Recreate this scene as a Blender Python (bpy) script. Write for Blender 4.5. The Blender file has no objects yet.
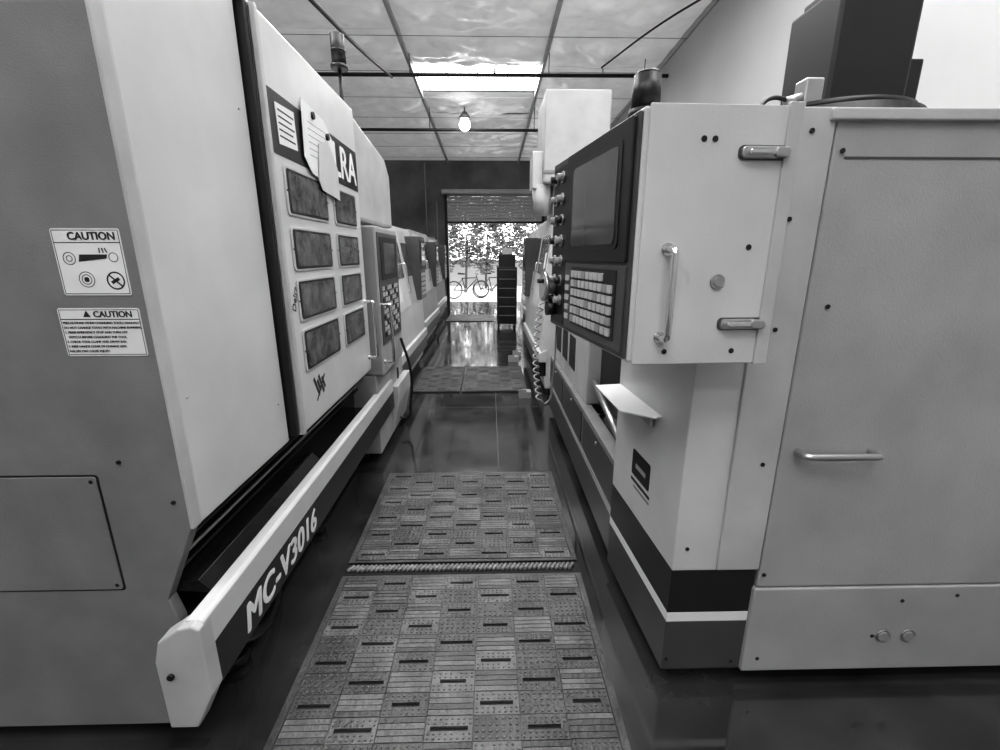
import bpy, bmesh, math, random
from mathutils import Vector, Matrix, noise
random.seed(7)
scene = bpy.context.scene
COL = scene.collection

# ------------------------------------------------------------ materials
MATS = {}
def M(name, v, rough=.5, metal=0., var=.08, scale=6., bump=0., bscale=None, spec=.5, emit=0.):
    if name in MATS: return MATS[name]
    m = bpy.data.materials.new(name); m.use_nodes = True
    nt = m.node_tree; b = nt.nodes['Principled BSDF']
    b.inputs['Roughness'].default_value = rough
    b.inputs['Metallic'].default_value = metal
    b.inputs['Specular IOR Level'].default_value = spec
    tc = nt.nodes.new('ShaderNodeTexCoord')
    n = nt.nodes.new('ShaderNodeTexNoise'); n.inputs['Scale'].default_value = scale
    n.inputs['Detail'].default_value = 6
    r = nt.nodes.new('ShaderNodeValToRGB')
    lo = max(0, v*(1-var)); hi = min(1, v*(1+var))
    r.color_ramp.elements[0].position = .3; r.color_ramp.elements[0].color = (lo,lo,lo,1)
    r.color_ramp.elements[1].position = .7; r.color_ramp.elements[1].color = (hi,hi,hi,1)
    nt.links.new(tc.outputs['Object'], n.inputs['Vector'])
    nt.links.new(n.outputs['Fac'], r.inputs['Fac'])
    nt.links.new(r.outputs['Color'], b.inputs['Base Color'])
    if emit>0:
        b.inputs['Emission Color'].default_value=(1,1,1,1); b.inputs['Emission Strength'].default_value=emit
    if bump > 0:
        n2 = nt.nodes.new('ShaderNodeTexNoise'); n2.inputs['Scale'].default_value = bscale or scale*4
        n2.inputs['Detail'].default_value = 4
        nt.links.new(tc.outputs['Object'], n2.inputs['Vector'])
        bp = nt.nodes.new('ShaderNodeBump'); bp.inputs['Strength'].default_value = bump
        bp.inputs['Distance'].default_value = .02
        nt.links.new(n2.outputs['Fac'], bp.inputs['Height'])
        nt.links.new(bp.outputs['Normal'], b.inputs['Normal'])
    MATS[name] = m
    return m
def EM(name, v, s):
    if name in MATS: return MATS[name]
    m = bpy.data.materials.new(name); m.use_nodes = True
    b = m.node_tree.nodes['Principled BSDF']
    b.inputs['Base Color'].default_value = (v,v,v,1)
    b.inputs['Emission Color'].default_value = (1,1,1,1)
    b.inputs['Emission Strength'].default_value = s
    MATS[name] = m; return m

WHITE = M('enamel_white', .56, .34, var=.08, scale=3, bump=.04, bscale=120)
WHITE2 = M('enamel_white_worn', .45, .38, var=.15, scale=4, bump=.06, bscale=150)
GREY = M('enamel_grey', .19, .5, var=.14, scale=5, bump=.14, bscale=200)
GREYM = M('enamel_mid_grey', .26, .5, var=.10, scale=5)
GREYL = M('enamel_light_grey', .36, .45, var=.10, scale=4, bump=.12, bscale=160)
NAVY = M('enamel_navy', .018, .32, var=.15)
SLATE = M('enamel_slate', .065, .4, var=.12)
DARK = M('dark_metal', .022, .4, .3, var=.3)
BLACK = M('black_plastic', .010, .45, var=.2)
BLACKG = M('black_gutter_sheet', .018, .2, .4, var=.4, scale=5, bump=.2, bscale=8)
GLASS = M('tinted_window', .085, .12, var=.7, scale=14, bump=.25, bscale=30)
SCREEN = M('crt_screen', .07, .1, var=.05)
CHROME = M('chrome', .75, .16, 1., var=.05)
STEEL = M('brushed_steel', .45, .35, .9, var=.1)
RUB = M('rubber_mat', .058, .34, var=.5, scale=7, bump=.3, bscale=60)
RUB2 = M('rubber_mat_ribbed', .11, .32, var=.45, scale=9, bump=.35, bscale=50)
RUBD = M('rubber_slot', .004, .7, var=.2)
ROPE = M('mat_joint', .24, .4, var=.35, scale=30)
PAPER = M('paper', .70, .8, var=.04)
INK = M('ink', .015, .6, var=.1)
TXTW = M('lettering_white', .76, .5, var=.02)
BTN = M('button_grey', .28, .4, var=.05)
KEY = M('key_cap', .45, .45, var=.05)
CONC = M('concrete_wall', .19, .8, var=.35, scale=1.2, bump=.15, bscale=20)
WALLW = M('painted_wall', .46, .7, var=.08, scale=.8, bump=.05)
WOOD = M('carton', .3, .8, var=.15)
FOLI = M('foliage', .14, .7, var=.6, scale=2)
BARK = M('bark', .08, .8, var=.3)
PAVE = M('outdoor_pavement', .5, .8, var=.1)
SLAT = M('door_slat', .48, .45, .2, var=.1)
JOINT = M('floor_joint', .08, .5, var=.3)
ROOF_GLOW = EM('skylight_panel', .9, 11.0)  # glow for the skylight and for panes added out of view as lighting
BULB = EM('bulb', .9, 14.0)
FOIL = M('foil_insulation', .76, .34, .22, var=.14, scale=2.5, bump=.6, bscale=6, emit=.15)  # weak emission added to brighten the ceiling; the foil is no light source

def floor_mat():
    m = bpy.data.materials.new('sealed_concrete'); m.use_nodes = True
    nt = m.node_tree; b = nt.nodes['Principled BSDF']
    tc = nt.nodes.new('ShaderNodeTexCoord')
    n = nt.nodes.new('ShaderNodeTexNoise'); n.inputs['Scale'].default_value=1.7; n.inputs['Detail'].default_value=9
    n.inputs['Roughness'].default_value=.65
    r = nt.nodes.new('ShaderNodeValToRGB')
    r.color_ramp.elements[0].position=.35; r.color_ramp.elements[0].color=(.008,.008,.008,1)
    r.color_ramp.elements[1].position=.7; r.color_ramp.elements[1].color=(.055,.055,.055,1)
    r2 = nt.nodes.new('ShaderNodeMapRange')
    r2.inputs[1].default_value=.35; r2.inputs[2].default_value=.65
    r2.inputs[3].default_value=.05; r2.inputs[4].default_value=.20
    n2 = nt.nodes.new('ShaderNodeTexNoise'); n2.inputs['Scale'].default_value=3; n2.inputs['Detail'].default_value=6
    b.inputs['Specular IOR Level'].default_value=.9
    b.inputs['Coat Weight'].default_value=.5; b.inputs['Coat Roughness'].default_value=.06
    bp = nt.nodes.new('ShaderNodeBump'); bp.inputs['Strength'].default_value=.09; bp.inputs['Distance'].default_value=.01
    L=nt.links.new
    L(tc.outputs['Object'],n.inputs['Vector']); L(tc.outputs['Object'],n2.inputs['Vector'])
    L(n.outputs['Fac'],r.inputs['Fac']); L(r.outputs['Color'],b.inputs['Base Color'])
    L(n2.outputs['Fac'],r2.inputs[0]); L(r2.outputs[0],b.inputs['Roughness'])
    L(n2.outputs['Fac'],bp.inputs['Height']); L(bp.outputs['Normal'],b.inputs['Normal'])
    return m
FLOOR = floor_mat()

# ------------------------------------------------------------ helpers
def G(name, loc=(0,0,0)):
    e = bpy.data.objects.new(name, None); COL.objects.link(e); e.location = loc
    e.empty_display_size=.2
    return e
def link(o, parent):
    COL.objects.link(o)
    if parent is not None:
        o.parent = parent
        o.matrix_parent_inverse = Matrix.Translation(parent.location).inverted()
    return o
def obj_bm(parent, name, bm, mat, bevel=0, smooth=False):
    bmesh.ops.recalc_face_normals(bm, faces=bm.faces)
    me = bpy.data.meshes.new(name); bm.to_mesh(me); bm.free()
    mats = mat if isinstance(mat,(list,tuple)) else [mat]
    for k in mats: me.materials.append(k)
    if smooth:
        for p in me.polygons: p.use_smooth=True
    o = bpy.data.objects.new(name, me); link(o,parent)
    if bevel>0:
        b=o.modifiers.new('bevel','BEVEL'); b.width=bevel; b.segments=2; b.limit_method='ANGLE'
    return o
def addbox(bm, x0,x1,y0,y1,z0,z1, mi=0):
    vs=[bm.verts.new((x,y,z)) for x in (x0,x1) for y in (y0,y1) for z in (z0,z1)]
    for f in ((0,1,3,2),(4,6,7,5),(0,4,5,1),(2,3,7,6),(0,2,6,4),(1,5,7,3)):
        fc=bm.faces.new([vs[i] for i in f]); fc.material_index=mi
def box(parent,name,x,y,z,mat,bevel=.004):
    bm=bmesh.new(); addbox(bm,min(x),max(x),min(y),max(y),min(z),max(z))
    return obj_bm(parent,name,bm,mat,bevel)
def prism(parent,name,pts,axis,lo,hi,mat,bevel=.004):
    """pts 2D; axis 'x': pts=(y,z); 'y': pts=(x,z); 'z': pts=(x,y)"""
    bm=bmesh.new()
    def P(p,t):
        return {'x':(t,p[0],p[1]),'y':(p[0],t,p[1]),'z':(p[0],p[1],t)}[axis]
    a=[bm.verts.new(P(p,lo)) for p in pts]; b=[bm.verts.new(P(p,hi)) for p in pts]
    n=len(pts)
    bm.faces.new(a); bm.faces.new(b[::-1])
    for i in range(n): bm.faces.new((a[i],a[(i+1)%n],b[(i+1)%n],b[i]))
    return obj_bm(parent,name,bm,mat,bevel)
def addcyl(bm,p0,p1,r,seg=20,r2=None,mi=0):
    p0=Vector(p0);p1=Vector(p1);d=(p1-p0)
    if r2 is None: r2=r
    q=d.to_track_quat('Z','Y')
    A=[];B=[]
    for i in range(seg):
        t=2*math.pi*i/seg
        v=q@Vector((math.cos(t),math.sin(t),0))
        A.append(bm.verts.new(p0+v*r));B.append(bm.verts.new(p1+v*r2))
    f=bm.faces.new(A[::-1]);f.material_index=mi
    f=bm.faces.new(B);f.material_index=mi
    for i in range(seg):
        f=bm.faces.new((A[i],A[(i+1)%seg],B[(i+1)%seg],B[i]));f.material_index=mi;f.smooth=True
def cyl(parent,name,p0,p1,r,mat,seg=24,r2=None,bevel=0):
    bm=bmesh.new(); addcyl(bm,p0,p1,r,seg,r2)
    return obj_bm(parent,name,bm,mat,bevel)
def tube(parent,name,pts,r,mat,smooth=True,cyclic=False):
    cu=bpy.data.curves.new(name,'CURVE'); cu.dimensions='3D'; cu.bevel_depth=r; cu.bevel_resolution=3
    cu.use_fill_caps=True
    sp=cu.splines.new('BEZIER' if smooth else 'POLY')
    if smooth:
        sp.bezier_points.add(len(pts)-1)
        for bp,p in zip(sp.bezier_points,pts):
            bp.co=p; bp.handle_left_type=bp.handle_right_type='AUTO'
    else:
        sp.points.add(len(pts)-1)
        for bp,p in zip(sp.points,pts): bp.co=(*p,1)
    sp.use_cyclic_u=cyclic
    cu.materials.append(mat)
    o=bpy.data.objects.new(name,cu); link(o,parent); return o

class Frame:
    def __init__(s,o,ex,ey=(0,0,1)):
        s.o=Vector(o); s.ex=Vector(ex).normalized(); s.ey=Vector(ey).normalized()
        s.n=s.ex.cross(s.ey).normalized()
    def P(s,x,y,d=0): return s.o+s.ex*x+s.ey*y+s.n*d
    def poly(s,parent,name,pts,mat,t=.004,d=0.,bevel=0.):
        bm=bmesh.new()
        a=[bm.verts.new(s.P(x,y,d)) for x,y in pts]; b=[bm.verts.new(s.P(x,y,d+t)) for x,y in pts]
        n=len(pts); bm.faces.new(a[::-1]); bm.faces.new(b)
        for i in range(n): bm.faces.new((a[i],a[(i+1)%n],b[(i+1)%n],b[i]))
        return obj_bm(parent,name,bm,mat,bevel)
    def plate(s,parent,name,x0,x1,y0,y1,mat,t=.004,r=0.,d=0.,bevel=0.,rot=0.):
        pts=[]
        if r<=0: pts=[(x0,y0),(x1,y0),(x1,y1),(x0,y1)]
        else:
            for cx,cy,a0 in ((x1-r,y0+r,-90),(x1-r,y1-r,0),(x0+r,y1-r,90),(x0+r,y0+r,180)):
                for k in range(5):
                    a=math.radians(a0+k*22.5); pts.append((cx+r*math.cos(a),cy+r*math.sin(a)))
        if rot:
            mx,my=(x0+x1)/2,(y0+y1)/2; c,sn=math.cos(rot),math.sin(rot)
            pts=[(mx+(x-mx)*c-(y-my)*sn,my+(x-mx)*sn+(y-my)*c) for x,y in pts]
        return s.poly(parent,name,pts,mat,t,d,bevel)
    def disc(s,parent,name,x,y,r,mat,t=.006,d=0.,r2=None):
        return cyl(parent,name,s.P(x,y,d),s.P(x,y,d+t),r,mat,20,r2)
    def text(s,parent,name,body,x,y,size,mat,d=.001,align='LEFT',bold=0.,shear=0.,spacing=1.,rot=0.):
        """bold: stroke is thickened by stacking slightly shifted copies (keeps counters open)"""
        offs=[(0,0)] if bold<=0 else [(-bold,0),(0,bold*.6),(0,-bold*.6),(bold,0)]
        for q,(ox,oy) in enumerate(offs):
            cu=bpy.data.curves.new(name,'FONT'); cu.body=body; cu.size=size; cu.align_x=align
            cu.extrude=.0006; cu.shear=shear; cu.space_character=spacing
            cu.materials.append(mat)
            o=bpy.data.objects.new(name if q==0 else name+'_weight_%d'%q,cu)
            R=Matrix((s.ex,s.ey,s.n)).transposed().to_4x4()
            mw=Matrix.Translation(s.P(x+ox,y+oy,d+.0001*q))@R@Matrix.Rotation(rot,4,'Z')
            COL.objects.link(o); o.parent=parent
            if parent is not None: o.matrix_parent_inverse=Matrix.Translation(parent.location).inverted()
            o.matrix_basis=mw
    def handle(s,parent,name,x0,y0,x1,y1,r,mat,h=.045,rc=.016):
        d=Vector((x1-x0,y1-y0)).normalized()
        pts=[s.P(x0,y0,0)]
        for k in range(6):
            a=math.pi/2*k/5
            u=rc*(1-math.cos(a)); v=h-rc+rc*math.sin(a)
            pts.append(s.P(x0+d.x*u,y0+d.y*u,v))
        for k in range(6):
            a=math.pi/2*(1-k/5)
            u=rc*(1-math.cos(a)); v=h-rc+rc*math.sin(a)
            pts.append(s.P(x1-d.x*u,y1-d.y*u,v))
        pts.append(s.P(x1,y1,0))
        o=tube(parent,name,pts,r,mat,False)
        s.disc(parent,name+'_foot_1',x0,y0,r*1.7,mat,.005); s.disc(parent,name+'_foot_2',x1,y1,r*1.7,mat,.005)
        return o

# ------------------------------------------------------------ room
CEIL0=5.14; SL=.034
def cz(y): return CEIL0-SL*y
XL,XR,YB,YF=-6.,3.0,-5.,16.
box(None,'floor',(XL,XR),(YB,YF+.2),(-.1,0),FLOOR,0)
g=G('floor_joint_lines')
for i,x in enumerate((-2.4,.06,2.5)): box(g,'joint_x%d'%i,(x-.003,x+.003),(YB,YF),(0,.001),JOINT,0)
for i,y in enumerate((4.65,8.0,11.2,14)): box(g,'joint_y%d'%i,(XL,XR),(y-.003,y+.003),(0,.001),JOINT,0)
PX=[-6.0,-3.65,-1.35,.95,3.0]; PY=[-4.98]+[-4.4+1.22*k for k in range(17)]+[16.0]
GLOW_CELLS=[(2,12),(2,7),(2,3),(3,5),(1,7),(3,7),(1,4),(2,1),(2,9)]   # (column,row) cells with glowing panes; first is the skylight, the rest added for light
# draped foil sheeting hung between the purlins forms the ceiling surface
bm=bmesh.new()
for ci in range(4):
    for ri in range(len(PY)-1):
        if (ci,ri) in GLOW_CELLS: continue
        nx,ny=44,22; g_=[]
        sag=random.uniform(.03,.09)
        for a in range(nx+1):
            row=[]
            for b in range(ny+1):
                x=PX[ci]+(PX[ci+1]-PX[ci])*a/nx; y=PY[ri]+(PY[ri+1]-PY[ri])*b/ny
                ea=math.sin(math.pi*a/nx)**.5 if 0<a<nx else 0
                eb=.3+.7*math.sin(math.pi*b/ny)**.6 if 0<b<ny else .3
                e=ea*eb
                if (ci,ri-1) in GLOW_CELLS or (ci,ri+1) in GLOW_CELLS: e*=min(1,min(b,ny-b)/3)
                if ri==len(PY)-2: e*=1-b/ny
                w1=abs(noise.noise(Vector((x*1.1+y*.4,y*2.4,ci*3.1))))
                w2=abs(noise.noise(Vector((x*3.6,y*4.4-x*1.6,ci*7.7))))
                z=cz(y)-.01-e*(sag*eb+.19*w1+.075*w2)
                row.append(bm.verts.new((x,y,z)))
            g_.append(row)
        for a in range(nx):
            for b in range(ny): bm.faces.new((g_[a][b],g_[a+1][b],g_[a+1][b+1],g_[a][b+1])).smooth=True
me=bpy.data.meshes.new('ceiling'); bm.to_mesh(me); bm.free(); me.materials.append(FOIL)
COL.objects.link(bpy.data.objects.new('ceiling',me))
prism(None,'roof_deck',[(YB,cz(YB)+.04),(YF+.2,cz(YF+.2)+.04),(YF+.2,cz(YF)+.16),(YB,cz(YB)+.16)],'x',XL,XR,GREY,0)
g=G('roof_purlins')
for i,x in enumerate(PX):
    prism(g,'purlin_%d'%i,[(YB,cz(YB)+.04),(YF,cz(YF)+.04),(YF,cz(YF)-.11),(YB,cz(YB)-.11)],'x',x-.025,x+.025,GREYL,0)
for i,y in enumerate(PY[1:-1]):
    cyl(g,'support_wire_%d'%i,(XL,y,cz(y)-.115),(XR,y,cz(y)-.115),.0045,GREY,6)
for i,(c,r_) in enumerate(GLOW_CELLS):
    x0,x1,y0,y1=PX[c]+.04,PX[c+1]-.04,PY[r_]+.03,PY[r_+1]-.03
    sk=G('window_%d'%(i+1),((x0+x1)/2,(y0+y1)/2,cz(y0)))
    prism(sk,'skylight_pane',[(y0,cz(y0)+.01),(y1,cz(y1)+.01),(y1,cz(y1)+.02),(y0,cz(y0)+.02)],'x',x0,x1,ROOF_GLOW,0)
    for k in range(1,4):
        xx=x0+(x1-x0)*k/4
        prism(sk,'glazing_bar_%d'%k,[(y0,cz(y0)-.01),(y1,cz(y1)-.01),(y1,cz(y1)+.009),(y0,cz(y0)+.009)],'x',xx-.008,xx+.008,GREYL,0)
# walls
box(None,'wall_left',(XL-.15,XL),(YB,YF+.2),(0,5.4),WALLW,0)
box(None,'wall_right',(XR,XR+.15),(YB,YF+.2),(0,5.4),WALLW,0)
box(None,'wall_back',(XL,XR),(YB-.15,YB),(0,5.5),WALLW,0)
DX0,DX1,DZ=-1.4,1.75,3.68
g=G('wall_front',(0,16,0))
box(g,'wall_panel_left',(XL,DX0),(16,16.2),(0,4.7),CONC,0)
box(g,'wall_panel_right',(DX1,XR),(16,16.2),(0,4.7),CONC,0)
box(g,'wall_panel_header',(DX0,DX1),(16,16.2),(DZ,4.7),CONC,0)
g=G('door_1',(0,15.9,0))
z=2.68;i=0
while z<3.55:
    prism(g,'slat_%d'%i,[(15.93,z),(15.90,z+.02),(15.90,z+.075),(15.93,z+.095),(15.95,z+.095),(15.95,z)],'x',DX0-.03,DX1+.03,SLAT,0)
    z+=.1;i+=1
box(g,'coil_hood',(DX0-.15,DX1+.15),(15.55,15.97),(3.52,3.66),SLAT,.03)
box(g,'bottom_bar',(DX0,DX1),(15.88,15.96),(2.63,2.69),DARK,0)
box(g,'guide_left',(DX0-.09,DX0),(15.86,15.99),(0,3.6),DARK,0)
box(g,'guide_right',(DX1,DX1+.09),(15.86,15.99),(0,3.6),DARK,0)
g=G('sprinkler_pipe'); cyl(g,'main',(XL,8.5,4.47),(XR,8.5,4.50),.03,DARK)
for i,x in enumerate((-3.6,-1.3,1.0,2.6)): cyl(g,'hanger_%d'%i,(x,8.5,4.5),(x,8.5,cz(8.5)),.008,DARK,8)
for i,x in enumerate((-2.4,.1,1.9)): cyl(g,'sprinkler_head_%d'%i,(x,8.5,4.52),(x,8.5,4.60),.015,STEEL,8)
g=G('sprinkler_pipe'); cyl(g,'main',(XL,11,4.27),(XR,11,4.27),.03,DARK)
for i,x in enumerate((-3.6,-1.3,1.0,2.6)): cyl(g,'hanger_%d'%i,(x,11,4.27),(x,11,cz(11)),.008,DARK,8)
g=G('conduit_run')
tube(g,'conduit_a',[(-2.6,2.4,4.0),(-2.0,4.5,4.1),(-1.7,7,4.25),(-1.6,8.5,4.45)],.022,DARK)
tube(g,'conduit_b',[(1.9,8.6,4.65),(2.4,7.2,4.7),(2.8,6.5,4.75)],.014,DARK)
LY=10.75
g=G('pendant_lamp',(-.52,LY,4.35))
cyl(g,'stem',(-.52,LY,cz(LY)-.12),(-.52,LY,4.54),.012,DARK,10)
cyl(g,'shade',(-.52,LY,4.56),(-.52,LY,4.42),.05,SLATE,24,.14)
bm=bmesh.new(); bmesh.ops.create_uvsphere(bm,u_segments=16,v_segments=10,radius=.12,matrix=Matrix.Translation((-.52,LY,4.31)))
obj_bm(g,'bulb',bm,BULB,0,True)
g=G('electrical_panel',(-2.1,15.9,0))
box(g,'cabinet',(-2.35,-1.85),(15.8,15.99),(1.3,2.2),GREYL,.01); box(g,'cabinet_door',(-2.31,-1.89),(15.78,15.8),(1.34,2.16),WHITE2,.004)
cyl(g,'riser',(-2.1,15.92,2.2),(-2.1,15.92,4.5),.025,GREYL); cyl(g,'feed',(-1.75,15.92,0.2),(-1.75,15.92,3.3),.02,GREYL)
box(g,'switch',(-1.68,-1.55),(15.88,15.99),(1.3,1.5),WHITE2,.004)

# ------------------------------------------------------------ floor mats
def mat_tile(x0,x1,y0,y1,nx,ny):
    g=G('anti_fatigue_mat',((x0+x1)/2,(y0+y1)/2,0))
    rnd=random.Random(int(y0*100)+int(x0*10))
    bm=bmesh.new()
    addbox(bm,x0,x1,y0,y1,.001,.010,2)
    w=(x1-x0-.06)/nx; h=(y1-y0-.04)/ny; e=.002
    for j in range(ny):
        for i in range(nx):
            cx=x0+.03+i*w; cy=y0+.02+j*h
            a,b,c,d=cx+e*.5,cx+w-e*.5,cy+e*.5,cy+h-e*.5
            z0,z1=.010,.019
            if (i+j)%2==0:
                mi=1 if rnd.random()<.25 else 0
                sy=(c+d)/2; sh=.0080; m_=.012+rnd.uniform(0,.02)
                addbox(bm,a,b,c,sy-sh,z0,z1,mi); addbox(bm,a,b,sy+sh,d,z0,z1,mi)
                addbox(bm,a,a+m_,sy-sh,sy+sh,z0,z1,mi); addbox(bm,b-m_,b,sy-sh,sy+sh,z0,z1,mi)
                for q in range(8):
                    for p in (.12,.30,.70,.88):
                        if rnd.random()<.12: continue
                        px=a+(b-a)*(q+.5)/8; py=c+(d-c)*p
                        addcyl(bm,(px,py,z1),(px,py,z1+.0025),.005,6,.003,1)
            elif rnd.random()<.65:
                addbox(bm,a,b,c,d,z0,z1-.002,0)
                for q in range(4):
                    yy=c+(d-c)*q/4; hh=(d-c)/4
                    addbox(bm,a+.002,b-.002,yy+.0015,yy+hh-.0015,z1-.002,z1+.001,1 if rnd.random()<.6 else 0)
            else:
                addbox(bm,a,b,c,d,z0,z1,0)
                for q in range(7):
                    for p in range(4):
                        if rnd.random()<.15: continue
                        px=a+(b-a)*(q+.5)/7; py=c+(d-c)*(p+.5)/4
                        addcyl(bm,(px,py,z1),(px,py,z1+.003),.006,6,.0035,1)
    for (a,b,c,d) in ((x0,x0+.028,y0,y1),(x1-.028,x1,y0,y1),(x0+.028,x1-.028,y0,y0+.018),(x0+.028,x1-.028,y1-.018,y1)):
        addbox(bm,a,b,c,d,.010,.017,0)
    obj_bm(g,'mat_surface',bm,[RUB,RUB2,RUBD])
    return g
mat_tile(-.76,.46,.50,1.975,7,16)
mat_tile(-.76,.46,2.075,3.10,7,11)
mat_tile(-.96,-.37,5.2,6.45,4,10)
mat_tile(-.35,.45,5.2,6.45,5,10)
mat_tile(-1.10,.1,11.2,12.4,8,8)
g=G('mat_joint_strip',(-.15,2.025,0))
bm=bmesh.new(); addbox(bm,-.76,.46,1.985,2.065,.001,.012,1)
x=-.745
while x<.42:
    addcyl(bm,(x,2.006,.020),(x+.026,2.044,.020),.009,8); x+=.0235
obj_bm(g,'ribbed_strip',bm,[ROPE,RUBD])

# ------------------------------------------------------------ LEFT MACHINE (near)
LM=G('cnc_machining_center',(-1.6,2.6,0))
XD=-.84
S=Frame((0,1.2,0),(1,0,0)); D=Frame((XD,0,0),(0,1,0)); A=Frame((-.89,0,0),(0,1,0))
TOP=2.47
prism(LM,'side_wall',[(-2.9,.06),(-1.00,.06),(-.99,.48),(-1.01,.56),(-.895,.81),(-.895,TOP),(-2.9,TOP)],'y',1.2,1.24,GREY,.003)
box(LM,'body_core',(-2.9,-1.06),(1.24,3.25),(.06,TOP-.02),GREYL,.004)
box(LM,'roof_sheet',(-2.9,-.87),(1.2,3.2),(TOP,TOP+.02),WHITE,.004)
box(LM,'front_fixed_panel',(-.93,-.885),(1.235,1.86),(.81,TOP),WHITE,.006)
box(LM,'corner_trim',(-.896,-.885),(1.197,1.236),(.81,TOP),WHITE2,.003)
box(LM,'door_recess',(-1.05,-.935),(1.24,3.2),(.8,TOP-.02),DARK,.004)
box(LM,'sliding_door_panel',(-.90,XD),(1.90,3.12),(.82,TOP),WHITE,.012)
box(LM,'door_edge_gasket',(-.90,-.855),(1.872,1.898),(.82,TOP),BLACK,.004)  # black strip put in for the shading on the door's near edge
box(LM,'door_edge_trim',(-.86,-.832),(1.9,1.925),(.82,TOP),WHITE2,.004)
D.plate(LM,'name_band',1.925,3.10,1.99,2.22,NAVY,.003)
D.text(LM,'maker_name','DELRA',3.07,2.025,.24,TXTW,.0035,'RIGHT',.006)
ROWS=((1.78,1.94),(1.55,1.70),(1.33,1.48),(1.10,1.26)); COLS=((2.03,2.47),(2.62,2.98))
k=0
for (z0,z1) in ROWS:
    for (y0,y1) in COLS:
        k+=1
        D.plate(LM,'window_frame_%d'%k,y0-.03,y1+.03,z0-.018,z1+.018,WHITE2,.006,.022,bevel=.002)
        D.plate(LM,'window_gasket_%d'%k,y0-.012,y1+.012,z0-.008,z1+.008,BLACK,.0075,.016)
        D.plate(LM,'window_pane_%d'%k,y0+.004,y1-.004,z0+.003,z1-.003,GLASS,.0085,.012)
        D.disc(LM,'window_screw_%da'%k,y0-.021,(z0+z1)/2,.004,BLACK,.003,d=.006); D.disc(LM,'window_screw_%db'%k,y1+.021,(z0+z1)/2,.004,BLACK,.003,d=.006)
D.plate(LM,'caution_sticker',1.99,2.17,2.035,2.185,PAPER,.002,d=.003,rot=.05)
for i in range(5): D.plate(LM,'sticker_line_%d'%i,2.005,2.155-.02*(i%2),2.06+i*.024,2.066+i*.024,INK,.0006,d=.005)
D.poly(LM,'hung_paper',[(2.22,2.03),(2.30,1.97),(2.60,1.94),(2.66,2.16),(2.52,2.25),(2.24,2.27)],PAPER,.002,d=.012)
D.poly(LM,'hung_paper_curl',[(2.36,1.95),(2.40,1.91),(2.66,1.89),(2.66,2.05),(2.54,2.16),(2.40,2.12)],WHITE,.002,d=.018)
for i in range(6): D.plate(LM,'hung_paper_line_%d'%i,2.29,2.52,2.05+i*.028,2.053+i*.028,GREYM,.0005,d=.0142,rot=.02)
D.disc(LM,'paper_magnet_1',2.36,2.23,.016,BLACK,.02,d=.004); D.disc(LM,'paper_magnet_2',2.54,2.18,.016,BLACK,.022,d=.004)
D.text(LM,'small_name','Delra',1.97,1.36,.05,INK,.001,rot=1.2)
for i in range(4): D.plate(LM,'graphic_bar_%d'%i,2.10+.03*i,2.12+.03*i,.93+.02*(i%2),1.04-.02*(i%2),INK,.001,rot=.5)
D.plate(LM,'graphic_slash',2.08,2.24,.965,.975,INK,.0015,rot=.7)
D.handle(LM,'door_grab_handle',3.06,.92,3.06,1.30,.010,CHROME,.06)
def caution_label(fr,par,x0,x1,z0,z1,kind):
    fr.plate(par,'label_%s'%kind,x0,x1,z0,z1,PAPER,.0015,.006)
    for n,(a,b,c,d) in enumerate(((x0+.003,x1-.003,z1-.005,z1-.0035),(x0+.003,x1-.003,z0+.0035,z0+.005),(x0+.003,x0+.0045,z0+.004,z1-.004),(x1-.0045,x1-.003,z0+.004,z1-.004))):
        fr.plate(par,'label_%s_border_%d'%(kind,n),a,b,c,d,INK,.0004,d=.0016)
caution_label(S,LM,-1.095,-.925,1.50,1.665,'tools')
S.text(LM,'label_tools_head','CAUTION',-1.055,1.638,.026,INK,.0018,bold=.0008)
S.plate(LM,'label_tools_rule',-1.092,-.928,1.630,1.632,INK,.0004,d=.0016)
def ring(fr,par,name,x,y,r,th,mat,d=.0018,a0=0,a1=360):
    n=28; bm=bmesh.new(); A_=[];B_=[]
    for i in range(n+1):
        a=math.radians(a0+(a1-a0)*i/n)
        A_.append(bm.verts.new(fr.P(x+r*math.cos(a),y+r*math.sin(a),d)));B_.append(bm.verts.new(fr.P(x+(r-th)*math.cos(a),y+(r-th)*math.sin(a),d)))
    for i in range(n): bm.faces.new((A_[i],A_[i+1],B_[i+1],B_[i]))
    obj_bm(par,name,bm,mat)
ring(S,LM,'pict_ring',-.958,1.537,.023,.004,INK); S.plate(LM,'pict_slash',-.978,-.938,1.535,1.539,INK,.0004,d=.0018,rot=-.78)
S.plate(LM,'pict_wrench',-.970,-.947,1.533,1.541,INK,.0004,d=.0018,rot=.5)
ring(S,LM,'pict_wheel',-1.03,1.54,.020,.002,INK); S.plate(LM,'pict_hub',-1.036,-1.024,1.534,1.546,INK,.0004,d=.0018,r=.004)
ring(S,LM,'pict_wheel_rim',-1.03,1.54,.013,.002,INK)
ring(S,LM,'pict_hand',-.952,1.595,.012,.002,INK); S.poly(LM,'pict_tool',[(-1.04,1.584),(-.97,1.592),(-.966,1.602),(-1.035,1.602)],INK,.0004,d=.0018)
ring(S,LM,'pict_spindle',-1.062,1.592,.016,.002,INK); ring(S,LM,'pict_spindle_core',-1.062,1.592,.008,.002,INK)
for i in range(3): S.plate(LM,'pict_motion_%d'%i,-.985+.008*i,-.982+.008*i,1.606,1.618,INK,.0004,d=.0018,rot=.2*i)
caution_label(S,LM,-1.125,-.915,1.34,1.467,'manual')
S.text(LM,'label_manual_head','CAUTION',-1.035,1.444,.022,INK,.0018,bold=.0007)
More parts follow.
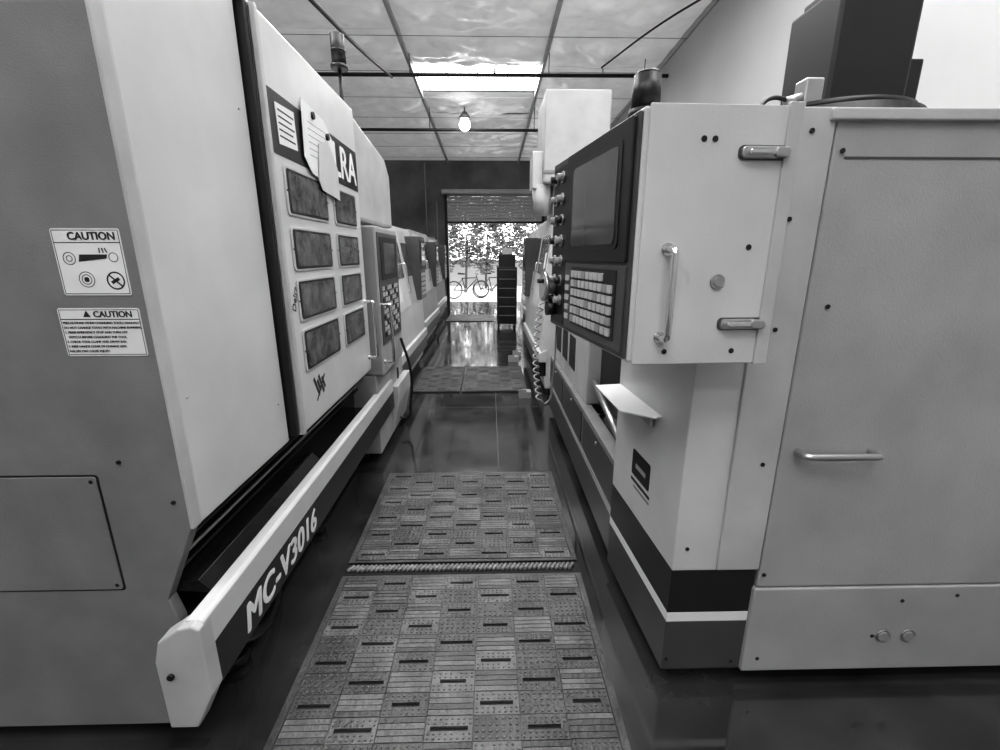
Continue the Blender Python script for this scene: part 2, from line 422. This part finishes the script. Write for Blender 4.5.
bm=bmesh.new(); v=[bm.verts.new(S.P(*p,.0018)) for p in ((-1.062,1.444),(-1.042,1.444),(-1.052,1.461))]; bm.faces.new(v); obj_bm(LM,'label_manual_triangle',bm,INK)
S.plate(LM,'label_manual_rule',-1.122,-.918,1.437,1.439,INK,.0004,d=.0016)
for i,t in enumerate(('PRECAUTIONS WHEN CHANGING TOOLS MANUALLY','DO NOT CHANGE TOOLS WITH MACHINE RUNNING.','1. PRESS EMERGENCY STOP AND TURN OFF','   SWITCH BEFORE CHANGING THE TOOL.','2. CHECK TOOL CLAMP AND DRAW BAR.','3. KEEP HANDS CLEAR OF CHANGE ARM.','FAILURE MAY CAUSE INJURY.')):
    S.text(LM,'label_manual_text_%d'%i,t,-1.118,1.426-.0125*i,.0082,INK,.0018,bold=.00015)
S.plate(LM,'access_cover',-1.55,-1.135,.605,.985,GREY,.004,.008,bevel=.001)
S.plate(LM,'access_cover_gap',-1.556,-1.129,.599,.991,BLACK,.0008,.01)
for i,(x,z) in enumerate(((-1.15,.97),(-1.15,.62),(-1.06,1.03),(-1.35,1.22),(-.93,.9))): S.disc(LM,'screw_%d'%i,x,z,.006,BLACK,.005)
for i,(y,z) in enumerate(((1.27,2.2),(1.27,1.2),(1.8,1.0),(1.8,2.1))): A.disc(LM,'panel_screw_%d'%i,y,z,.004,STEEL,.009)
bm=bmesh.new(); prof=[(-.885,.815),(-.90,.80),(-.925,.775),(-.965,.74),(-1.005,.69),(-1.03,.63),(-1.04,.57),(-1.045,.46)]
for a,b in zip(prof[:-1],prof[1:]):
    v=[bm.verts.new((a[0],1.24,a[1])),bm.verts.new((b[0],1.24,b[1])),bm.verts.new((b[0],3.5,b[1])),bm.verts.new((a[0],3.5,a[1]))]; bm.faces.new(v).smooth=True
obj_bm(LM,'gutter_curved_sheet',bm,BLACKG)
box(LM,'gutter_floor',(-1.05,-.89),(1.24,3.6),(.45,.47),BLACKG,0)
box(LM,'gutter_floor_end',(-.985,-.89),(1.13,1.24),(.45,.47),BLACKG,0)
for i in range(3):
    tube(LM,'gutter_fold_%d'%i,[(-.93-.04*i,1.24,.765-.075*i),(-.93-.04*i,3.4,.765-.075*i)],.006,STEEL if i==1 else DARK,False)
prism(LM,'gutter_deflector',[(-.935,.60),(-.90,.56),(-.90,.55),(-1.04,.56),(-1.04,.58)],'y',1.24,2.2,BLACKG,.002)
prism(LM,'tray_lip',[(XD,.465),(XD,.565),(XD-.012,.575),(XD-.05,.575),(XD-.055,.56),(XD-.055,.465)],'y',1.10,3.75,WHITE,.004)
prism(LM,'tray_skirt',[(XD,.315),(XD,.465),(XD-.055,.465),(XD-.055,.315)],'y',1.13,3.75,NAVY,.002)
prism(LM,'tray_end_cap',[(XD+.001,.325),(XD+.001,.56),(XD-.02,.575),(-.90,.565),(-.965,.52),(-.985,.45),(-.985,.20),(-.90,.20)],'y',1.075,1.135,WHITE2,.006)
prism(LM,'tray_end_return',[(-.985,.20),(-.985,.45),(-.94,.48),(-.94,.20)],'y',1.13,1.2,GREY,.003)
S.disc(LM,'end_cap_plug',-.945,.40,.010,BLACK,.008,d=.125)
D.text(LM,'model_name','MC-V3016',1.28,.342,.142,TXTW,.002,bold=.005,shear=.2,spacing=1.03)
box(LM,'machine_plinth',(-2.8,-1.15),(1.35,3.7),(0,.5),BLACK,.01)
for i,y in enumerate((1.5,2.4,3.4)):
    cyl(LM,'levelling_foot_%d'%i,(-1.05,y,0),(-1.05,y,.05),.06,DARK); cyl(LM,'levelling_stud_%d'%i,(-1.05,y,.05),(-1.05,y,.48),.018,STEEL,12)
tube(LM,'coolant_hose',[(-1.0,1.35,.33),(-.97,1.5,.12),(-1.0,1.75,.04),(-1.1,2.0,.05)],.02,DARK)
prism(LM,'upper_housing',[(3.14,1.83),(4.25,1.83),(4.25,2.26),(4.1,2.37),(3.14,2.47)],'x',-2.4,-.87,WHITE2,.02)
cyl(LM,'signal_mast',(-.98,3.4,2.4),(-.98,3.4,2.80),.012,BLACK,12)
cyl(LM,'signal_lamp',(-.98,3.4,2.80),(-.98,3.4,2.98),.045,BLACK,20); cyl(LM,'signal_collar',(-.98,3.4,2.78),(-.98,3.4,2.805),.055,DARK,20)
cyl(LM,'signal_ring',(-.98,3.4,2.88),(-.98,3.4,2.892),.047,DARK,20)
C=Frame((-.80,0,0),(0,1,0))
box(LM,'console_body',(-1.6,-.80),(3.3,4.05),(.72,1.80),GREYL,.012)
C.plate(LM,'console_face',3.33,4.02,.95,1.76,SLATE,.006,.01)
C.plate(LM,'console_bezel',3.40,3.95,1.42,1.73,BLACK,.012,.015); C.plate(LM,'console_screen',3.48,3.87,1.46,1.69,SCREEN,.014,.01)
k=0
for r_ in range(9):
    for c_ in range(7):
        k+=1
        C.plate(LM,'key_%d'%k,3.40+c_*.08,3.455+c_*.08,1.00+r_*.043,1.03+r_*.043,KEY if (r_+c_)%3 else BLACK,.012)
C.handle(LM,'console_handle',3.345,.82,3.345,1.25,.011,CHROME,.07)
box(LM,'console_lower',(-1.6,-.86),(3.3,4.3),(.08,.72),GREYL,.01)
prism(LM,'console_skirt',[(-.86,.08),(-.80,.35),(-.80,.5),(-.86,.5)],'y',3.76,4.35,WHITE2,.005)
tube(LM,'console_cable',[(-.78,3.9,.9),(-.72,3.95,.6),(-.74,4.0,.3),(-.80,4.0,.12),(-.86,4.05,.6)],.012,BLACK)

# ------------------------------------------------------------ generic far machines
def cnc(name,sg,xf,y0,y1,ztop,depth,light,console,seed=0):
    """sg=+1: front faces +X (left row) ; sg=-1: front faces -X (right row)"""
    g=G(name,(xf-sg*depth/2,(y0+y1)/2,0))
    X=lambda d: xf-sg*d
    prism(g,'enclosure',[(X(.0),.55),(X(.02),.95),(X(.18),ztop),(X(depth),ztop),(X(depth),.1),(X(.05),.1)],'y',y0,y1,light,.012)
    box(g,'base_plinth',(X(.1),X(depth-.1)),(y0+.08,y1-.08),(0,.2),BLACK,.01)
    prism(g,'chip_tray',[(X(-.03),.42),(X(-.03),.52),(X(.06),.56),(X(.06),.42)],'y',y0-.02,y1+.02,WHITE,.005)
    prism(g,'tray_band',[(X(-.02),.25),(X(-.02),.42),(X(.06),.42),(X(.06),.25)],'y',y0,y1,NAVY,.003)
    fr=Frame((X(.02),0,.95),(0,sg,0),(-sg*.16,0,ztop-.95)); 
    H=math.hypot(.16,ztop-.95)
    f=lambda a,b:(min(sg*a,sg*b),max(sg*a,sg*b))
    L=y1-y0
    a,b=f(y0+.12*L,y0+.55*L)
    fr.plate(g,'door_leaf',a,b,.03,H-.06,WHITE,.018,.01)
    fr.plate(g,'door_window',a+.12,b-.12,H*.38,H*.8,GLASS,.022,.03)
    a,b=f(y0+.57*L,y0+.78*L)
    fr.plate(g,'door_leaf_2',a,b,.03,H-.06,WHITE2,.014,.01)
    fr.plate(g,'door_window_2',a+.05,b-.05,H*.38,H*.8,GLASS,.018,.02)
    hx=sg*(y0+.52*L); fr.handle(g,'door_handle',hx,.2,hx,.55,.012,CHROME,.05)
    fr.plate(g,'posted_sheet',sg*(y0+.3*L)-.1,sg*(y0+.3*L)+.1,.12,.38,PAPER,.02)
    fr.plate(g,'posted_sheet_2',sg*(y0+.22*L)-.07,sg*(y0+.22*L)+.07,.5,.68,PAPER,.024,rot=.1)
    E=Frame((0,y0,0),(1,0,0))
    xs=sorted((X(.25),X(depth-.15)))
    E.plate(g,'end_cover',xs[0],xs[1],.7,ztop-.25,light,.006,.01)
    if console:
        yc=y1-.55
        box(g,'console_box',(X(-.05),X(.16)),(yc,yc+.5),(1.0,1.85),SLATE,.012)
        cf=Frame((X(-.05),0,0),(0,sg,0)); a,b=f(yc+.05,yc+.45)
        cf.plate(g,'console_screen_bezel',a,b,1.42,1.8,BLACK,.008,.01); cf.plate(g,'console_screen',a+.05,b-.05,1.46,1.76,SCREEN,.01)
        for r_ in range(5):
            for c_ in range(5): cf.plate(g,'key_%d_%d'%(r_,c_),a+.01+c_*.08,a+.06+c_*.08,1.06+r_*.065,1.1+r_*.065,KEY,.012)
    return g
m2=cnc('cnc_milling_machine',1,-1.0,4.6,6.9,1.95,1.6,WHITE,True,1)
cyl(m2,'spindle_motor',(-1.7,5.5,1.9),(-1.7,5.5,2.4),.16,GREYL)
m3=cnc('cnc_milling_machine',1,-1.1,7.5,9.6,2.0,1.5,GREYL,True,2)
m4=cnc('cnc_milling_machine',1,-1.2,10.2,12.4,2.0,1.5,GREYM,True,3)
r2=cnc('cnc_milling_machine',-1,.58,5.0,7.4,2.05,1.7,WHITE,True,4)
box(r2,'column_head',(.62,1.35),(5.5,6.3),(2.4,3.35),GREYL,.02)
box(r2,'column_neck',(.75,1.3),(5.6,6.2),(2.0,2.42),GREYL,.01)
cyl(r2,'spindle_cowl',(.62,5.7,2.06),(.62,5.7,2.4),.09,GREYL,20,.12)
box(r2,'head_side_box',(.50,.62),(5.6,6.0),(2.35,2.75),WHITE2,.01)
box(r2,'head_band',(.61,1.36),(5.49,5.5),(2.5,2.53),GREY,0)
r3=cnc('cnc_milling_machine',-1,.75,8.0,9.9,2.1,1.5,WHITE,True,5)
r4=cnc('cnc_milling_machine',-1,.95,11.6,13.6,2.2,1.5,GREYL,False,6)

g=G('tool_cabinet',(.38,10.3,0))
box(g,'carcass',(.16,.60),(10.1,10.6),(.1,1.35),BLACK,.01)
for i in range(6): box(g,'drawer_%d'%i,(.18,.58),(10.08,10.1),(.14+.2*i,.32+.2*i),DARK,.004)
for i in range(6): box(g,'pull_%d'%i,(.2,.56),(10.06,10.08),(.29+.2*i,.298+.2*i),GREYM,.001)
for i,(x,y) in enumerate(((.2,10.15),(.56,10.15),(.2,10.55),(.56,10.55))): cyl(g,'caster_%d'%i,(x-.02,y,.05),(x+.02,y,.05),.05,BLACK)
box(g,'top_chest',(.2,.56),(10.15,10.55),(1.35,1.62),BLACK,.01)
box(g,'top_bin',(.28,.5),(10.2,10.4),(1.62,1.74),WHITE2,.01)
for (x,y,s,h) in ((.40,5.0,.07,.08),(.36,6.85,.08,.08),(.44,7.25,.07,.07)):
    g=G('parts_carton',(x,y,0)); 
    box(g,'carton_body',(x-s,x+s),(y-s*.8,y+s*.8),(.0,h),WOOD,.003)
    box(g,'carton_flap',(x-s,x+s*.2),(y-s*.8,y-s*.78),(h,h+.03),WOOD,0); box(g,'carton_tape',(x-.02,x+.02),(y-s*.81,y+s*.81),(h,h+.001),PAPER,0)

# ------------------------------------------------------------ RIGHT MACHINE (near)
RM=G('cnc_lathe_center',(1.6,2.8,0))
YS=1.36
R=Frame((0,YS,0),(1,0,0))
pedpts=[(.645,YS),(.60,2.0),(.95,2.0),(.95,YS)]
prism(RM,'pedestal_base',pedpts,'z',.07,.29,SLATE,.003)
prism(RM,'pedestal_white_stripe',pedpts,'z',.29,.33,TXTW,.001)
prism(RM,'pedestal_navy_band',pedpts,'z',.33,.51,NAVY,.002)
prism(RM,'pedestal_upper',pedpts,'z',.51,1.30,WHITE,.004)
box(RM,'side_upper_column',(.78,.96),(YS,2.0),(1.30,1.99),WHITE2,.006)
box(RM,'side_main_panel',(.955,2.6),(YS-.012,YS+.03),(.445,1.97),GREYL,.006)
box(RM,'side_lower_panel',(.945,2.6),(YS-.016,YS+.03),(.07,.44),GREYL,.006)
box(RM,'body_core',(.96,2.6),(YS+.03,4.5),(.05,1.95),WHITE2,.01)
box(RM,'side_frame_strip',(.80,.95),(YS-.014,YS),(.52,1.99),WHITE2,.004)
box(RM,'top_flange',(.93,2.6),(YS-.03,YS+.03),(1.955,1.985),WHITE2,.004)
R.plate(RM,'seam_cover',.99,1.55,1.86,1.866,SLATE,.001,d=.013)
R.handle(RM,'side_panel_handle',1.01,.975,1.255,.975,.012,STEEL,.06)
for i,x in enumerate((1.46,1.555)):
    R.disc(RM,'latch_ring_%d'%i,x,.225,.027,STEEL,.004,d=.016); R.disc(RM,'latch_plug_%d'%i,x,.225,.019,GREYM,.006,d=.018)
for i,(x,z) in enumerate(((.90,.93),(.885,1.93),(.87,1.38),(.86,1.7),(.69,.60),(.97,.50),(1.0,.13),(1.5,.38),(1.42,.225),(1.02,1.45),(.98,1.88),(1.7,.4),(1.8,1.2),(.66,.12),(.90,.12))):
    R.disc(RM,'panel_screw_%d'%i,x,z,.007,BLACK,.003,d=.015 if x>.8 else 0)
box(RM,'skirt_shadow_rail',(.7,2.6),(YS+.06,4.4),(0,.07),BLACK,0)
PF=Frame((.60,2.0,0),(.045,-.64,0))
PF.plate(RM,'mark_patch',.22,.40,.685,.80,INK,.001,.012)
PF.plate(RM,'mark_patch_inset',.26,.36,.725,.745,GREYL,.0015)
PF.plate(RM,'mark_caption',.22,.41,.655,.668,INK,.001); PF.plate(RM,'mark_caption_2',.25,.41,.632,.641,GREY,.001)
box(RM,'apron_base',(.62,.96),(2.0,4.5),(.07,.29),SLATE,.004)
box(RM,'apron_stripe',(.619,.96),(2.0,4.5),(.29,.33),WHITE2,0)
box(RM,'apron_upper',(.62,.70),(2.0,4.5),(.33,.60),GREY,.004)
AP=Frame((.62,4.5,0),(0,-1,0))
for i in range(3): AP.plate(RM,'apron_door_%d'%i,.06+.82*i,.82+.82*i,.36,.58,SLATE,.006,.01)
for i in range(3): AP.disc(RM,'apron_lock_%d'%i,.44+.82*i,.54,.012,STEEL,.006,d=.006)
box(RM,'chip_trough',(.70,.96),(2.0,2.95),(.33,.52),BLACKG,0)
bm=bmesh.new()
for i in range(420):
    x=random.uniform(.71,.94);y=random.uniform(2.03,2.9);z=.52+random.uniform(0,.08)
    s=random.uniform(.006,.022); q=Matrix.Translation((x,y,z))@Matrix.Rotation(random.random()*6,4,'Z')@Matrix.Rotation(random.uniform(-.8,.8),4,'X')
    v=[bm.verts.new(q@Vector(p)) for p in ((-s,-s*.3,0),(s,-s*.3,0),(s,s*.3,s*.3),(-s,s*.3,s*.3))]; bm.faces.new(v)
obj_bm(RM,'metal_chips',bm,DARK)
box(RM,'front_column',(.66,.96),(2.95,4.5),(.60,1.9),WHITE2,.01)
CF=Frame((.66,4.5,0),(0,-1,0))
for i in range(3): CF.plate(RM,'vent_slot_%d'%i,.15+.35*i,.4+.35*i,.72,.98,BLACK,.004,.01)
CF.plate(RM,'door_edge',.1,1.45,1.1,1.85,WHITE2,.012,.01); CF.plate(RM,'door_glass',.25,1.3,1.2,1.75,GLASS,.016,.02)
box(RM,'inner_guard',(.75,.96),(2.0,2.95),(.6,1.28),DARK,.004)
prism(RM,'inner_chute',[(2.05,.60),(2.6,.60),(2.6,.64),(2.05,.80)],'x',.70,.76,DARK,.004)
cyl(RM,'coolant_pipe',(.70,2.2,.62),(.70,2.9,.78),.02,STEEL)
prism(RM,'shelf_plate',[(.48,1.97),(.605,1.99),(.632,1.55),(.60,1.535),(.494,1.62)],'z',1.02,1.026,TXTW,.001)
box(RM,'shelf_bracket',(.606,.622),(1.60,1.70),(.965,1.02),STEEL,.001)
cyl(RM,'turret_drum',(1.43,2.12,1.95),(1.43,2.12,2.14),.34,BLACK,40); cyl(RM,'turret_flange',(1.43,2.12,2.14),(1.43,2.12,2.165),.31,DARK,40)
box(RM,'servo_motor_body',(1.34,1.66),(1.98,2.3),(2.165,2.60),BLACK,.012)
box(RM,'motor_side_box',(1.66,1.74),(2.02,2.22),(2.2,2.36),BLACK,.008)
box(RM,'motor_cap',(1.37,1.63),(2.01,2.27),(2.6,2.64),DARK,.01)
cyl(RM,'cable_gland',(1.24,1.93,2.20),(1.14,1.92,2.17),.016,STEEL)
tube(RM,'motor_cable',[(1.16,1.92,2.175),(1.08,1.91,2.18),(1.02,1.88,2.13),(.99,1.85,2.05),(.98,1.8,1.97)],.008,BLACK)
box(RM,'terminal_box',(1.2,1.27),(1.9,1.97),(2.14,2.25),STEEL,.006)

# ---- control box
CB=G('cnc_control_pendant',(.45,1.5,1.3))
Z0,Z1=1.315,1.947
cpts=[(.375,1.2),(.265,1.93),(.43,1.955),(.60,1.33),(.73,1.33),(.73,1.215)]
prism(CB,'housing',cpts,'z',Z0,Z1,WHITE,.006)
box(CB,'mount_arm',(.60,.79),(1.335,1.9),(1.45,1.85),WHITE2,.005)
FB=Frame((.375,1.2,0),(.355,.015,0)); w=.3553
FB.plate(CB,'side_cover',.012,w+.035,Z0-.005,Z1+.005,WHITE,.008,.004,bevel=.002)
FB.plate(CB,'cover_edge',w+.0,w+.035,Z0-.008,Z1+.012,WHITE2,.014,.002,bevel=.003)
d=.008
for i,(x,z) in enumerate(((.15,1.875),(.178,1.875),(.30,1.62),(.29,1.345),(.10,1.345))): FB.disc(CB,'cover_hole_%d'%i,x,z,.0075,BLACK,.001,d=d)
FB.disc(CB,'key_lock',.225,1.533,.019,STEEL,.006,d=d); FB.disc(CB,'key_lock_core',.225,1.533,.011,GREYM,.009,d=d)
for i,z in enumerate((1.845,1.42)):
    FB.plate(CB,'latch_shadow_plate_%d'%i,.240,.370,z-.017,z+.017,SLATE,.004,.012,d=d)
    FB.plate(CB,'latch_base_%d'%i,.245,.345,z-.014,z+.014,STEEL,.012,.010,d=d,bevel=.003)
    FB.plate(CB,'latch_lever_%d'%i,.258,.322,z-.007,z+.007,CHROME,.024,.006,d=d,bevel=.003)
    FB.plate(CB,'latch_keeper_%d'%i,.325,.365,z-.012,z+.012,STEEL,.020,.010,d=d,bevel=.003)
HB=Frame((.375,1.192,0),(.355,.015,0))
HB.handle(CB,'cover_handle',.083,1.385,.083,1.615,.0095,CHROME,.05)
FA=Frame((.265,1.93,0),(.11,-.73,0)); W=.738
FA.plate(CB,'face_frame',.004,W-.004,Z0+.008,Z1-.008,SLATE,.006,.006)
FA.plate(CB,'screen_bezel',.20,.715,1.580,1.935,BLACK,.016,.008,bevel=.003)
FA.plate(CB,'screen_lip',.265,.665,1.615,1.895,DARK,.019,.02)
FA.plate(CB,'crt_glass',.285,.645,1.63,1.88,SCREEN,.021,.02)
FA.plate(CB,'keyboard_panel',.20,.715,1.335,1.572,SLATE,.012,.006,bevel=.002)
FA.plate(CB,'key_field',.285,.665,1.36,1.560,BLACK,.014,.004)
for r_ in range(6):
    for c_ in range(10):
        if r_==5 and c_>7: continue
        FA.plate(CB,'key_%d_%d'%(r_,c_),.295+c_*.036,.322+c_*.036,1.37+r_*.031,1.393+r_*.031,KEY if (c_*3+r_)%7 else BTN,.020,.003)
for r_ in range(5): FA.plate(CB,'soft_key_%d'%r_,.215,.255,1.37+r_*.035,1.39+r_*.035,KEY,.016,.003)
FA.plate(CB,'button_panel',.02,.185,Z0+.02,1.92,DARK,.009,.005)
for i in range(7):
    for j in range(2):
        z=1.88-.075*i; x=.06+.075*j
        FA.disc(CB,'knob_ring_%d_%d'%(i,j),x,z,.021,STEEL,.006,d=.009)
        FA.disc(CB,'knob_%d_%d'%(i,j),x,z,.015,BTN if (i+j)%3 else BLACK,.026,d=.009,r2=.012)
FA.disc(CB,'emergency_stop',.07,1.39,.026,BLACK,.035,d=.009,r2=.030)
FA.disc(CB,'handwheel_hub',.05,1.475,.03,GREY,.04,d=.009); FA.disc(CB,'handwheel_dial',.05,1.475,.06,STEEL,.012,d=.045); FA.disc(CB,'handwheel_grip',.075,1.50,.009,BLACK,.03,d=.055)
FA.disc(CB,'handwheel_face',.05,1.475,.045,GREYL,.002,d=.057)
cyl(CB,'beacon_base',(.41,1.31,Z1),(.41,1.31,Z1+.02),.043,BLACK); cyl(CB,'beacon_lens',(.41,1.31,Z1+.02),(.41,1.31,Z1+.10),.037,DARK,24,.035); cyl(CB,'beacon_cap',(.41,1.31,Z1+.10),(.41,1.31,Z1+.108),.035,DARK,24,.028)
pts=[];N=14*12
for i in range(N+1):
    t=i/N; a=t*14*2*math.pi
    cx=.225-.02*math.sin(t*math.pi); cy=1.98; zz=1.40-.45*t
    pts.append((cx+.012*math.cos(a),cy+.012*math.sin(a),zz))
tube(CB,'coiled_cord',[(.275,1.94,1.42)]+pts,.0035,GREYL,False)
tube(CB,'cord_return',[(.235,1.98,.95),(.26,2.0,.93),(.285,1.99,1.05),(.29,1.94,1.32)],.004,GREYM)

# ------------------------------------------------------------ outdoors
box(None,'ground',(-20,20),(16.2,45),(-.12,0),PAVE,0)
g=G('hedge_trees',(0,23,0)); bm=bmesh.new()
CX=(-5.5,-4.3,-3.2,-2.2,-1.2,-.2,.9,2.,3.,4.,5.)
for i in range(30000):
    cx=random.choice(CX)
    th=random.uniform(0,6.28);ph=random.uniform(-1.4,1.5);rr=random.uniform(.45,1.)
    p=Vector((cx+1.0*rr*math.cos(th)*math.cos(ph),23+1.0*rr*math.sin(th)*math.cos(ph),2.7+(.35*math.sin(cx*3))+1.9*rr*math.sin(ph)))
    if p.z<.6: continue
    s=random.uniform(.05,.12)
    q=Matrix.Translation(p)@Matrix.Rotation(random.random()*6.28,4,'Z')@Matrix.Rotation(random.random()*3.14,4,'X')
    v=[bm.verts.new(q@Vector(c)) for c in ((-s,0,0),(0,-s*.5,0),(s,0,0),(0,s*.5,0))]; bm.faces.new(v)
obj_bm(g,'leaves',bm,FOLI)
for i,x in enumerate(CX): cyl(g,'trunk_%d'%i,(x,23,0),(x+.1,23,2.6),.07,BARK,10,.04)
g=G('perimeter_wall',(0,25,0)); box(g,'block_wall',(-12,12),(25,25.2),(0,1.3),WALLW,0); box(g,'wall_cap',(-12,12),(24.97,25.23),(1.3,1.36),PAVE,0)
def bicycle(x,y,ang,s=1.):
    g=G('bicycle',(x,y,0)); c,sn=math.cos(ang),math.sin(ang)
    P=lambda l,z,o=0:(x+l*c*s-o*sn,y+l*sn*s+o*c,z*s)
    for k,l in enumerate((-.52,.52)):
        bm=bmesh.new(); n=32
        rings=[]
        for t in range(n):
            a=2*math.pi*t/n; rg=[]
            for u in range(6):
                b_=2*math.pi*u/6; rr=.310+.023*math.cos(b_)
                rg.append(bm.verts.new(P(l+rr*math.cos(a),.333+rr*math.sin(a),.023*math.sin(b_))))
            rings.append(rg)
        for t in range(n):
            for u in range(6): bm.faces.new((rings[t][u],rings[t][(u+1)%6],rings[(t+1)%n][(u+1)%6],rings[(t+1)%n][u]))
        for t in range(12):
            a=t*math.pi/6; addcyl(bm,P(l,.333),P(l+.31*math.cos(a),.333+.31*math.sin(a)),.003,5)
        obj_bm(g,'wheel_%d'%k,bm,BLACK,0,True)
    def seg(nm,a,b,r,m=DARK): cyl(g,nm,a,b,r,m,10)
    seg('chain_stay',P(-.52,.333),P(-.08,.30),.016); seg('seat_tube',P(-.08,.30),P(-.2,.78),.02); seg('top_tube',P(-.2,.76),P(.36,.78),.02); seg('down_tube',P(.36,.72),P(-.08,.30),.022)
    seg('seat_stay',P(-.52,.333),P(-.2,.72),.012); seg('fork',P(.52,.333),P(.34,.88),.016)
    seg('seat_post',P(-.2,.78),P(-.23,.92),.014,STEEL); seg('saddle',P(-.36,.94),P(-.1,.92),.035,BLACK)
    seg('handlebar',P(.36,.92,-.28),P(.36,.92,.28),.014,BLACK); seg('crank',P(-.08,.30,-.05),P(-.08,.30,.05),.08,STEEL)
bicycle(-.85,17.4,.25); bicycle(.15,17.8,-.35)

# ------------------------------------------------------------ world, camera
w=bpy.data.worlds.new('sky'); scene.world=w; w.use_nodes=True
bg=w.node_tree.nodes['Background']; bg.inputs[0].default_value=(.9,.9,.9,1); bg.inputs[1].default_value=6.0
cam=bpy.data.cameras.new('camera'); co=bpy.data.objects.new('camera',cam); COL.objects.link(co)
cam.sensor_width=36; cam.lens=16.2; cam.clip_start=.05
co.location=(0,0,1.6); co.rotation_euler=(math.radians(90-14.9),0,math.radians(-1.27))
scene.camera=co
scene.view_settings.view_transform='Standard'
scene.view_settings.exposure=-.03
for lk in ('Medium High Contrast','High Contrast'):
    try: scene.view_settings.look=lk; break
    except Exception: pass
